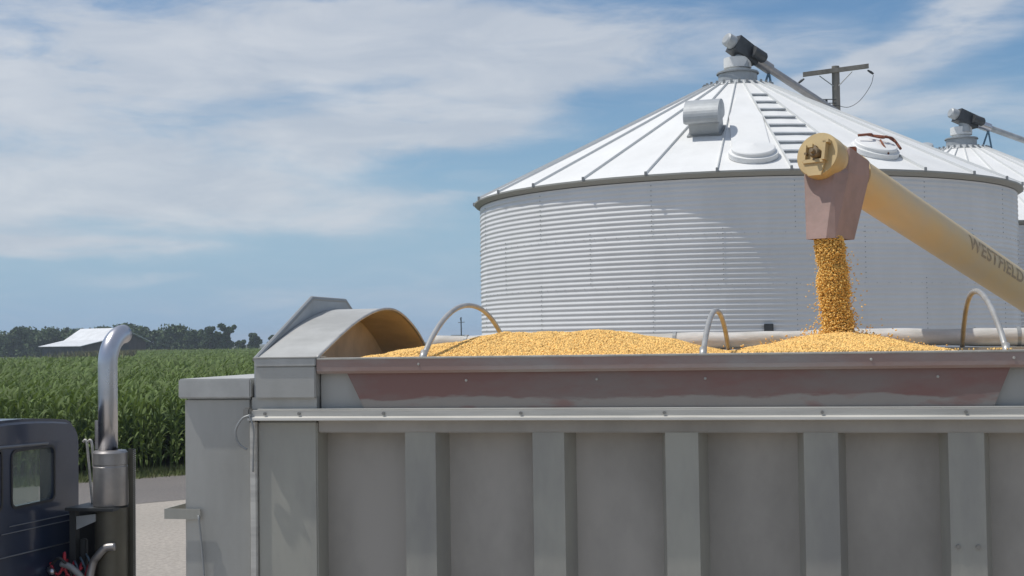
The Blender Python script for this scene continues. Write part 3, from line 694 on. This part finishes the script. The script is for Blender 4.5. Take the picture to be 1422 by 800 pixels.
# arched hood at the front
HT = [(0, 0), (.1, .23), (.2, .46), (.3, .66), (.4, .81), (.5, .92), (.6, .96), (.68, .92), (.77, .77), (.87, .53), (.94, .30), (1, 0)]
def arch(t, h, y0=7.6, y1=9.98, z0=3.205, p=2.0):
    tt = np.linspace(t-.06, t+.06, 7); return y0+(y1-y0)*t, z0+h*float(np.mean(np.interp(tt, [-.1]+[q[0] for q in HT]+[1.1], [-.23]+[q[1] for q in HT]+[-.5])))
NA = 40
bm = B(); pr = []
for i in range(NA+1):
    y, z = arch(i/NA, .335 if True else 0, p=1.9); pr.append((y, z))
outer = [[bm.verts.new((xx, y, z)) for y, z in pr] for xx in (-3.21, -2.84)]
for i in range(NA): bm.faces.new((outer[0][i], outer[0][i+1], outer[1][i+1], outer[1][i]))
inn = [[bm.verts.new((xx, y, z-.012)) for y, z in pr] for xx in (-3.21, -2.84)]
for e_ in range(2):
    for i in range(NA): bm.faces.new((outer[e_][i], outer[e_][i+1], inn[e_][i+1], inn[e_][i]))
for v in bm.verts: pass
tp('front_hood', bm, M['hood'], 'auto')
bm = B(); i2 = [[bm.verts.new((xx, y, z-.0135)) for y, z in pr] for xx in (-3.20, -2.85)]
for i in range(NA): bm.faces.new((i2[0][i], i2[0][i+1], i2[1][i+1], i2[1][i]))
tp('hood_lining', bm, M['hood_in'], True)
bm = B(); tube(bm, [(-2.842, y, z-.004) for y, z in pr], .010, 8); tp('hood_edge', bm, M['bow'], True)
# tall peaked bulkhead at the very front
bm = B(); prism(bm, [(-3.235, 7.62, 2.98), (-3.235, 7.62, 3.21), (-3.235, 8.55, 3.575), (-3.235, 9.20, 3.575), (-3.235, 9.98, 3.21), (-3.235, 9.98, 2.98)], (.02, 0, 0)); tp('bulkhead', bm, M['vent'])
bm = B(); tube(bm, [(-3.225, 7.61, 3.2), (-3.225, 8.55, 3.585), (-3.225, 9.20, 3.585), (-3.225, 9.99, 3.2)], .016, 8); tp('bulkhead_edge', bm, M['seam'], 'auto')
bx('front_inner_wall', (-3.205, 7.8, 1.3), (-3.19, 9.93, 3.21), M['hood_in'])
bm = B(); prism(bm, [(-3.205, y, z-.015) for y, z in pr], (.012, 0, 0)); tp('hood_back_panel', bm, M['hood_in'])
# tarp bows
def bow(x, h, peak=.5, y0=7.66, y1=9.93, lean=0):
    pts = []
    for i in range(33):
        t = i/32; y = y0+(y1-y0)*t; tt = t**(math.log(.5)/math.log(peak)); z = 3.19+h*(1-abs(2*tt-1)**2.1)**.9
        pts.append((x+lean*math.sin(math.pi*t), y, z))
    bm = B(); tube(bm, pts, .0165, 10); tube(bm, [(x, y0, 3.16), (x, y0, 3.2), (x, y0+.03, 3.235)], .021, 10); return tp('tarp_bow', bm, M['bow'], True)
bow(-2.216, .335, .50, lean=.0); bow(-.613, .27, .5); bow(.974, .36, .5, lean=-.03); bow(2.6, .34)
# rolled tarp along the far rim
bm = B(); pts = []; rs = []
for i in range(90):
    x = -2.83+i*(TX1+2.7)/89; pts.append((x, 10.0+.006*math.sin(x*3), 3.268+.006*math.sin(x*2.1+1))); rs.append(.062+.004*math.sin(x*5.3)+.003*math.sin(x*13))
tube(bm, pts, rs, 20); tp('rolled_tarp', bm, M['tarp'], True)
bm = B(); 
for xx in (-2.55, -2.2, -1.0, 1.35): tube(bm, [(xx-.012, 10.0, 3.268), (xx+.012, 10.0, 3.268)], .070, 20)
tp('tarp_straps', bm, M['seam'])
bx('frame_rail', (-3.4, 8.1, .95), (TX1, 8.25, 1.2), M['dark']); bx('frame_rail', (-3.4, 9.35, .95), (TX1, 9.5, 1.2), M['dark'])

# ------------------------------------------------------------------ corn in the trailer
def heap_h(X_, Y_):
    def md(xc, flat, peak, sx, sy, yc=8.8):
        dx = np.maximum(0, np.abs(X_-xc)-flat); return peak+.02-np.sqrt((sx*dx)**2+(sy*(Y_-yc))**2+.02**2)
    h1 = md(-1.62, .32, 3.335, .25, .11); h1b = md(-1.05, .1, 3.275, .30, .10)
    h2 = md(.13, .04, 3.30, .215, .09, 9.05)
    h3 = md(-2.3, .1, 3.262, .22, .08)
    k = 60.; s = [np.exp(k*(h-3.2)) for h in (h1, h1b, h2, h3)]
    h = 3.2+np.log(sum(s)+np.exp(k*(3.075-3.2)))/k
    h += .006*np.sin(X_*9+Y_*3)*np.sin(Y_*8+1)+.004*np.sin(X_*23+Y_*11)
    groove = np.exp(-((X_+2.05-(Y_-8.0)*.16)/.03)**2)*np.where((Y_ > 7.8) & (Y_ < 9.0), .02, 0)
    h = h-groove
    lim = 3.188+.16*(Y_-7.72)
    return np.minimum(h, lim)-.004*np.exp(-((h-lim)/.012)**2)
ys0, ys1 = 7.74, 9.92
gx_, gy_ = np.meshgrid(np.linspace(-3.18, 4.5, 300), np.linspace(ys0, ys1, 90)); hz_ = heap_h(gx_, gy_)-.006
V = np.stack([gx_.ravel(), gy_.ravel(), hz_.ravel()], 1); I = np.arange(300*90).reshape(90, 300)
Fg = np.stack([I[:-1, :-1].ravel(), I[:-1, 1:].ravel(), I[1:, 1:].ravel(), I[1:, :-1].ravel()], 1)
bed = fast('corn_load', V, Fg, M['corn_bed']); tag(bed, 'heaped yellow shelled corn filling the trailer', 'corn', kind='stuff')
def kernels(P, s, aspect=(1, .8, .5)):
    n = len(P); base = np.array([[-1, -.7, -1], [1, -.7, -1], [1, .7, -1], [-1, .7, -1], [-.7, -1, 1], [.7, -1, 1], [.7, 1, 1], [-.7, 1, 1]], float)*.5*np.array(aspect)
    ax = rng.normal(0, 1, (n, 4)); ax /= np.linalg.norm(ax, axis=1)[:, None]; w, x, y, z = ax.T
    R_ = np.stack([1-2*(y*y+z*z), 2*(x*y-w*z), 2*(x*z+w*y), 2*(x*y+w*z), 1-2*(x*x+z*z), 2*(y*z-w*x), 2*(x*z-w*y), 2*(y*z+w*x), 1-2*(x*x+y*y)], 1).reshape(n, 3, 3)
    sz = s*rng.uniform(.75, 1.2, n)
    V = np.einsum('nij,kj->nki', R_, base)*sz[:, None, None]+P[:, None, :]
    q = np.array([[0, 3, 2, 1], [4, 5, 6, 7], [0, 1, 5, 4], [1, 2, 6, 5], [2, 3, 7, 6], [3, 0, 4, 7]])
    return V.reshape(-1, 3), (np.arange(n)[:, None, None]*8+q[None]).reshape(-1, 4)
n = 210000
kx = rng.uniform(-3.1, 3.0, n); ky = rng.uniform(ys0+.01, ys1-.01, n); kz = heap_h(kx, ky)+rng.uniform(-.004, .007, n)
ex = rng.normal(0, 1, (400, 2))*np.array([.5, .35])+np.array([.11, 8.82])
ex = ex[(ex[:, 1] > 7.8) & (ex[:, 1] < 9.9)]
P = np.concatenate([np.stack([kx, ky, kz], 1)])
V, Fc = kernels(P, .0135); o_ = fast('kernels', V, Fc, M['corn'], bed); tag(o_, kind='stuff')
# kernels lying on the rim and bouncing
n = 90; px_ = rng.uniform(-.5, 1.0, n); P = np.stack([px_, rng.uniform(7.59, 7.72, n), np.full(n, 3.212)], 1)
nb = 260; th = rng.uniform(0, 6.28, nb); rr2 = np.abs(rng.normal(0, .24, nb))+.05
P2 = np.stack([.12+np.cos(th)*rr2*1.5, 9.08+np.sin(th)*rr2, np.zeros(nb)], 1); P2[:, 2] = heap_h(P2[:, 0], P2[:, 1])+.01+rng.exponential(.018, nb)
V, Fc = kernels(np.concatenate([P, P2]), .011); o_ = fast('loose_kernels', V, Fc, M['corn'], bed); tag(o_, kind='stuff')
# falling stream
n = 24000; t_ = rng.random(n); zt, zb = 3.935, 3.28
z = zt-(zt-zb)*t_
wob = .004*np.sin(z*17+1)+.003*np.sin(z*41)
th = rng.uniform(0, 6.28, n); rr2 = np.sqrt(rng.random(n))*(.088+.004*np.sin(z*23))*(1+np.abs(rng.normal(0, .16, n))*(t_ > .08)*(rng.random(n) < .5)*(.4+t_))
cx = .092+.046*t_+wob; 
P = np.stack([cx+np.cos(th)*rr2*1.03, 9.15+np.sin(th)*rr2, z], 1)
n2 = 900; z2 = rng.uniform(3.31, 3.86, n2); f2 = (3.92-z2)/.6; P3 = np.stack([.125+rng.normal(0, .05, n2)+rng.normal(0, .085, n2)*f2, 9.15+rng.normal(0, .05, n2)+rng.normal(0, .08, n2)*f2, z2], 1)
V, Fc = kernels(np.concatenate([P, P3]), .0092, (1, .8, .6))
tag(fast('falling_corn', V, Fc, M['corn2']), 'stream of golden corn pouring from the brown spout', 'corn', kind='stuff')
bm = B(); tube(bm, [(.092+.042*q/10, 9.15, 3.93-.66*q/10) for q in range(11)], .066, 16)
co2 = obj('stream_core', bm, M['corn_bed'], bpy.data.objects['falling_corn'], True); tag(co2, kind='stuff')

# ------------------------------------------------------------------ foreground auger
A0 = Vector((.035, 9.134, 4.465)); ad = Vector((.461, .857, -.229)).normalized()
AU = empty('grain_auger', (A0.x, A0.y, A0.z)); tag(AU, 'ochre grain auger reaching over the trailer and pouring corn', 'auger')
as_ = ad.cross(up).normalized(); an = as_.cross(ad).normalized()    # as_: to the right, an: upward
RTU = .146
bm = B(); tube(bm, [ad*.02, ad*11], RTU, 48); tb = obj('tube', bm, M['tube'], AU, smooth='auto')
bm = B(); tube(bm, [ad*-.012, ad*.0, ad*.10, ad*.11], [RTU*.99, RTU*1.03, RTU*1.03, RTU*1.0], 48); obj('end_cap', bm, M['tan'], AU, smooth='auto')
bm = B(); f0 = ad*-.013
tube(bm, [f0, f0-ad*.035, f0-ad*.05], [.036, .036, .026], 20); tube(bm, [f0-ad*.05, f0-ad*.085], [.016, .014], 14)
obj('bearing', bm, M['tan_dark'], AU, smooth='auto')
bm = B()
def fp(x, y): return f0+as_*(x*1.2-.005)+an*(y*1.2)
for (x0, y0, x1, y1, d_) in ((-.062, -.055, .062, -.035, .03), (-.07, -.045, -.052, .05, .03), (.052, -.045, .070, .06, .045), (-.06, .038, -.02, .058, .02), (.05, .05, .085, .068, .045)):
    prism(bm, [fp(x0, y0), fp(x1, y0), fp(x1, y1), fp(x0, y1)], -ad*d_)
prism(bm, [fp(-.065, -.055), fp(.06, -.055), fp(.045, -.125), fp(-.03, -.125)], -ad*.018)
obj('bearing_bracket', bm, M['tan_dark'] if False else M['tan'], AU)
for (x_, y_) in ((-.036, .0), (.036, .004), (0, .036), (.0, -.036)):
    bm = B(); tube(bm, [fp(x_*1.5, y_*1.0), fp(x_*1.5, y_*1.0)-ad*.03], .010, 6); obj('bolt', bm, M['tan_dark'], AU)
# rubber spout: faceted hopper hanging under the head
bm = B(); hd = Vector((ad.x, ad.y, 0)).normalized(); hs = Vector((hd.y, -hd.x, 0))
def ring(z, pts): return [bm.verts.new(hd*a+hs*b+Vector((0, 0, z))) for a, b in pts]
topr = [(.115, -.135), (.115, .10), (.15, .150), (.42, .150), (.42, -.135)]
def ring(z, pts): return [bm.verts.new(hd*a+hs*b+Vector((0, 0, zz))) for (a, b), zz in zip(pts, z if isinstance(z, tuple) else (z,)*5)]
r1 = ring((-.02, -.02, .05, -.02, -.10), topr)
r1b = ring(-.12, [(.04, -.125), (.035, .095), (.12, .152), (.42, .150), (.42, -.135)])
r2 = ring(-.548, [(-.06, -.066), (-.06, .075), (-.02, .120), (.23, .125), (.23, -.066)])
for a, c in ((r1, r1b), (r1b, r2)):
    for i in range(5): bm.faces.new((a[i], a[(i+1) % 5], c[(i+1) % 5], c[i]))
o_ = obj('spout', bm, M['rubber'], AU)
md = o_.modifiers.new('s', 'SOLIDIFY'); md.thickness = .008; md.offset = -1
bm = B(); tube(bm, [ad*.44, ad*.47], RTU+.010, 40); obj('clamp_band', bm, M['tube'], AU, smooth='auto')
bm = B(); p = ad*.455+an*(RTU+.01); box(bm, p-Vector((.03, .02, .0)), p+Vector((.03, .02, .05)), .006); obj('clamp_lug', bm, M['rust'], AU)
# stencilled name wrapped on the tube
cu = bpy.data.curves.new('text', 'FONT'); cu.body = 'WESTFIELD'; cu.size = 1; cu.space_character = 1.08; cu.offset = .022
to = bpy.data.objects.new('text', cu); COL.objects.link(to); bpy.context.view_layer.update()
me = bpy.data.meshes.new_from_object(to.evaluated_get(bpy.context.evaluated_depsgraph_get())); bpy.data.objects.remove(to)
bm = B(); bm.from_mesh(me); bmesh.ops.triangulate(bm, faces=bm.faces)
for _ in range(2): bmesh.ops.subdivide_edges(bm, edges=[e for e in bm.edges if e.calc_length() > .12], cuts=1); 
xs = [v.co.x for v in bm.verts]; x0, x1 = min(xs), max(xs)
T0, T1 = 2.12, 3.22; LH = .105
vd = (A0+ad*3-Vector((0, 0, 3.3))).normalized(); vdp = (-(vd-ad*vd.dot(ad))).normalized(); tang = ad.cross(vdp); tang = tang if tang.z > 0 else -tang
for v in bm.verts:
    t = T0+(v.co.x-x0)/(x1-x0)*(T1-T0); s = (v.co.y/.73)*LH+.05; ph = s/RTU
    v.co = ad*t+(vdp*math.cos(ph)+tang*math.sin(ph))*(RTU+.0018)
lt = obj('lettering', bm, M['letters'], AU, recalc=False)

# ------------------------------------------------------------------ semi truck
TK = empty('semi_truck', (-6.4, 9.0, 0)); tag(TK, 'dark navy day cab semi truck at the left edge', 'truck'); KL = Vector(TK.location)
def kp(name, bm, m_, smooth=False, parent=None):
    for v in bm.verts: v.co -= KL
    return obj(name, bm, m_, parent or TK, smooth)
def cabprof(inset, ztop):
    pts = [(8.0+inset, 1.2+inset)]; cr = .20-inset*.5
    def zr(y): return ztop-inset-.055*((y-9)/.95)**2
    n = 7
    for i in range(n+1):
        a = math.pi-math.pi/2*i/n; pts.append((8.0+inset+cr+cr*math.cos(a), zr(8.2)-cr+cr*math.sin(a)))
    for i in range(1, 8): y = 8.2+(1.6)*i/8; pts.append((y, zr(y)))
    for i in range(n+1):
        a = math.pi/2-math.pi/2*i/n; pts.append((10.0-inset-cr+cr*math.cos(a), zr(9.8)-cr+cr*math.sin(a)))
    pts.append((10.0-inset, 1.2+inset)); return pts
bm = B(); prism(bm, [(-7.15, y, z) for y, z in cabprof(0, 2.765)], (1.43, 0, 0))
bmesh.ops.recalc_face_normals(bm, faces=bm.faces)
es = [e for e in bm.edges if all(abs(v.co.x+5.72) < 1e-4 for v in e.verts)]
bmesh.ops.bevel(bm, geom=es, offset=.035, segments=3, affect='EDGES')
cab = kp('cab', bm, M['navy'])
cut = []
def cutter(bm): bmesh.ops.recalc_face_normals(bm, faces=bm.faces); o_ = obj('cut', bm, None); o_.location = -KL; cut.append(o_)
bm = B(); prism(bm, [(-7.11, y, z) for y, z in cabprof(.05, 2.765)], (1.34, 0, 0)); cutter(bm)
def rbox(y0, y1, z0, z1, xa, xb, r=.05):
    pts = []
    for cx, cz, a0 in ((y1-r, z1-r, 0), (y0+r, z1-r, 90), (y0+r, z0+r, 180), (y1-r, z0+r, 270)):
        for i in range(5): a = rad(a0+i*22.5); pts.append((xa, cx+r*math.cos(a), cz+r*math.sin(a)))
    return prism(B(), pts, (xb-xa, 0, 0))
WIN = ((9.04, 9.60, 2.135, 2.53), (8.34, 8.90, 2.135, 2.56))
for w_ in WIN: cutter(rbox(*w_, -5.9, -5.6))
cutter(rbox(8.12, 9.88, 2.05, 2.52, -7.3, -7.0))
for y0, y1 in ((7.9, 8.1), (9.9, 10.1)):
    bm = B(); prism(bm, [(-6.95, y0, 2.0), (-6.05, y0, 2.0), (-6.05, y0, 2.52), (-6.75, y0, 2.52)], (0, y1-y0, 0)); cutter(bm)
TK.location = (0, 0, 0)
cab.location = (0, 0, 0)
for c in cut: c.location = (-KL.x, -KL.y, 0); c.data.transform(Matrix.Identity(4))
boolean(cab, cut); TK.location = KL
cab.data.materials.clear(); cab.data.materials.append(M['navy'])
for w_ in WIN:
    fr = rbox(w_[0]-.018, w_[1]+.018, w_[2]-.018, w_[3]+.018, -5.722, -5.712, .06)
    f_o = kp('rear_window', fr, M['black'])
    c_ = rbox(*w_, -5.8, -5.6); co_ = obj('cut', c_, None); co_.location = -KL; sv = f_o.parent; f_o.parent = None; boolean(f_o, [co_]); f_o.parent = TK
    f_o.data.materials.clear(); f_o.data.materials.append(M['black'])
    kp('pane', rbox(w_[0]-.01, w_[1]+.01, w_[2]-.01, w_[3]+.01, -5.742, -5.738), M['glass'], False, f_o)
bm = B(); box(bm, (-5.80, 9.05, 2.14), (-5.76, 9.13, 2.52), .015); kp('reflective_strip', bm, M['roof'])  # bright reflective strip in the window, put in as a white bar
bm = B(); prism(bm, [(-6.05, 9.93, 2.0), (-6.95, 9.93, 2.0), (-6.75, 9.93, 2.52), (-6.05, 9.93, 2.52)], (0, .005, 0)); kp('side_glass', bm, M['glass'])
bm = B(); box(bm, (-6.6, 8.2, 1.3), (-6.1, 8.75, 2.1), .05); box(bm, (-6.6, 9.25, 1.3), (-6.1, 9.8, 2.02), .05); kp('seats', bm, M['dark'])
for (pts, r_) in (([(-5.712, 8.1, 2.585), (-5.712, 8.9, 2.578), (-5.712, 9.5, 2.562)], .012), ([(-5.714, 9.0, 2.0), (-5.714, 9.95, 1.985)], .004), ([(-5.714, 8.9, 1.955), (-5.714, 9.93, 1.94)], .004), ([(-5.714, 8.8, 1.79), (-5.714, 9.88, 1.77)], .005)):
    bm = B(); tube(bm, pts, r_, 8); kp('cab_seam', bm, M['navy_trim'], True)
bm = B(); lathe(bm, [(0, 2.93), (.03, 2.925), (.05, 2.90), (.052, 2.76), (.055, 2.73)], 20, (-6.0, 9.08)); kp('marker_light', bm, M['chrome'], True)
bm = B(); box(bm, (-8.7, 8.25, 1.3), (-7.155, 9.75, 2.0), .12); kp('hood', bm, M['navy'])
bm = B(); box(bm, (-8.6, 8.55, .75), (-4.2, 8.65, .98)); box(bm, (-8.6, 9.35, .75), (-4.2, 9.45, .98)); kp('chassis', bm, M['dark'])
# exhaust
SX, SY = -5.31, 9.72
bm = B(); lathe(bm, [(.02, 1.2), (.125, 1.2), (.125, 2.06), (.02, 2.06)], 40, (SX+.01, SY)); kp('muffler', bm, M['shield_old'], 'auto')
bm = B(); lathe(bm, [(.128, 2.075), (.130, 2.08), (.130, 2.37), (.126, 2.375), (.126, 2.385), (.130, 2.39), (.130, 2.475), (.118, 2.492), (.06, 2.498)], 40, (SX, SY)); ms2 = kp('heat_shield', bm, M['shield'], 'auto')
bm = B()
pa = Vector((SX+.155, SY+.06)); 
box(bm, (pa.x-.035, pa.y-.006, 1.2), (pa.x+.02, pa.y+.006, 2.50)); kp('shield_flange', bm, M['shield_old'])
bm = B()
for i in range(90):
    z = 1.22+i*.0142
    for j in range(2): tube(bm, [(pa.x+.012+.012*j, pa.y-.004, z+.007*j), (pa.x+.012+.012*j, pa.y-.012, z+.007*j)], .0035, 5)
tag(kp('flange_studs', bm, M['alu_bright']), kind='stuff')
bd = Vector((.90, .42, 0)).normalized(); bd = Vector((.07, 1, 0)).normalized(); Rb = .235; zc = 3.15
pts = [(SX-.02, SY, 2.49), (SX-.02, SY, 2.9), (SX-.02, SY, zc)]
for i in range(1, 12):
    a = rad(88)*i/11; pts.append(tuple(Vector((SX-.02, SY, zc))+bd*Rb*(1-math.cos(a))+Vector((0, 0, Rb*math.sin(a)))))
bm = B(); tube(bm, pts, .0735, 32, caps=False); ep = kp('exhaust_pipe', bm, M['chrome'], 'auto')
md = ep.modifiers.new('s', 'SOLIDIFY'); md.thickness = .004
bm = B(); tube(bm, [(SX-.105, SY-.01, 2.72), (SX-.105, SY-.01, 2.5)], .018, 8); kp('pipe_clamp', bm, M['shield'])
for dx in (0, .042):
    bm = B(); tube(bm, smoothpts([(-5.62+dx, 9.86, 2.545), (-5.60+dx, 9.86, 2.56), (-5.585+dx, 9.86, 2.52), (-5.565+dx, 9.86, 2.3), (-5.54+dx, 9.86, 2.05)], 5), .010, 8); kp('grab_handle', bm, M['alu_bright'], True)
bm = B(); box(bm, (-5.6, 9.55, 2.045), (-5.2, 9.9, 2.07), .004); box(bm, (-5.6, 9.62, 1.2), (-5.55, 9.68, 2.05)); kp('stack_bracket', bm, M['dark'])
bm = B(); prism(bm, [(-5.53, 9.60, 1.90), (-5.53, 9.60, 2.0), (-5.37, 9.60, 2.02), (-5.37, 9.60, 1.965)], (0, .01, 0)); kp('bracket_plate', bm, M['vent'])
bm = B(); box(bm, (-5.72, 9.9, 1.2), (-5.4, 9.95, 2.0)); kp('deck_plate', bm, M['dark'])
bm = B(); box(bm, (-5.545, 9.68, 1.2), (-5.495, 9.72, 1.82), .01); kp('deck_post', bm, M['dark'])
bm = B(); tube(bm, smoothpts([(-5.20, 9.58, 1.78), (-5.27, 9.57, 1.77), (-5.33, 9.56, 1.71), (-5.38, 9.56, 1.62), (-5.42, 9.5, 1.25)], 7), .03, 12); kp('intake_pipe', bm, M['shield'], True)
bm = B(); tube(bm, smoothpts([(-5.6, 9.5, 1.66), (-5.5, 9.5, 1.62), (-5.42, 9.52, 1.5), (-5.40, 9.5, 1.2)], 7), .024, 12); kp('intake_pipe', bm, M['seam'], True)
def coil(c, r_, turns, dirv, m_, nm, rt=.008, adv=.05):
    d = Vector(dirv).normalized(); s = d.cross(up).normalized(); n_ = s.cross(d); pts = []
    for i in range(int(turns*18)+1):
        a = 2*math.pi*i/18; pts.append(Vector(c)+(s*math.cos(a)+n_*math.sin(a))*r_+d*adv*i/18)
    bm = B(); tube(bm, pts, rt, 8); kp(nm, bm, m_, True)
coil((-5.63, 9.58, 1.60), .075, 3.2, (.8, .5, -.2), M['red_hose'], 'air_hose', .0095, .055)
coil((-5.57, 9.58, 1.58), .06, 3.5, (.6, .6, .4), M['blue_hose'], 'air_hose', .008, .05)
bm = B(); tube(bm, smoothpts([(-5.70, 9.52, 1.66), (-5.66, 9.5, 1.60), (-5.62, 9.5, 1.58), (-5.585, 9.5, 1.64), (-5.57, 9.5, 1.74), (-5.56, 9.5, 1.60), (-5.50, 9.52, 1.56), (-5.45, 9.54, 1.63)], 6), .0105, 8); kp('air_hose', bm, M['red_hose'], True)
bm = B(); tube(bm, [(-5.71, 9.50, 1.62), (-5.67, 9.48, 1.60), (-5.64, 9.47, 1.60)], [.02, .026, .016], 12); kp('glad_hand', bm, M['chrome'], True)
bm = B(); tube(bm, smoothpts([(-5.70, 9.52, 1.64), (-5.6, 9.48, 1.7), (-5.52, 9.5, 1.60), (-5.45, 9.5, 1.4), (-4.6, 9.2, 1.15), (-3.75, 9.0, 1.35)], 8), .011, 8); kp('air_hose', bm, M['black'], True)

# ------------------------------------------------------------------ haze
hb = B(); box(hb, (-3400, -3400, -1), (3400, 3400, 22))
hm = bpy.data.materials.new('haze'); hm.use_nodes = True; t = hm.node_tree; t.nodes.clear()
pv = t.nodes.new('ShaderNodeVolumePrincipled'); pv.inputs['Density'].default_value = .00036; pv.inputs['Color'].default_value = (.78, .88, 1, 1); pv.inputs['Anisotropy'].default_value = .0
oo = t.nodes.new('ShaderNodeOutputMaterial'); t.links.new(pv.outputs[0], oo.inputs['Volume'])
tag(obj('haze', hb, hm), 'thin summer haze over the field', 'haze', kind='stuff')
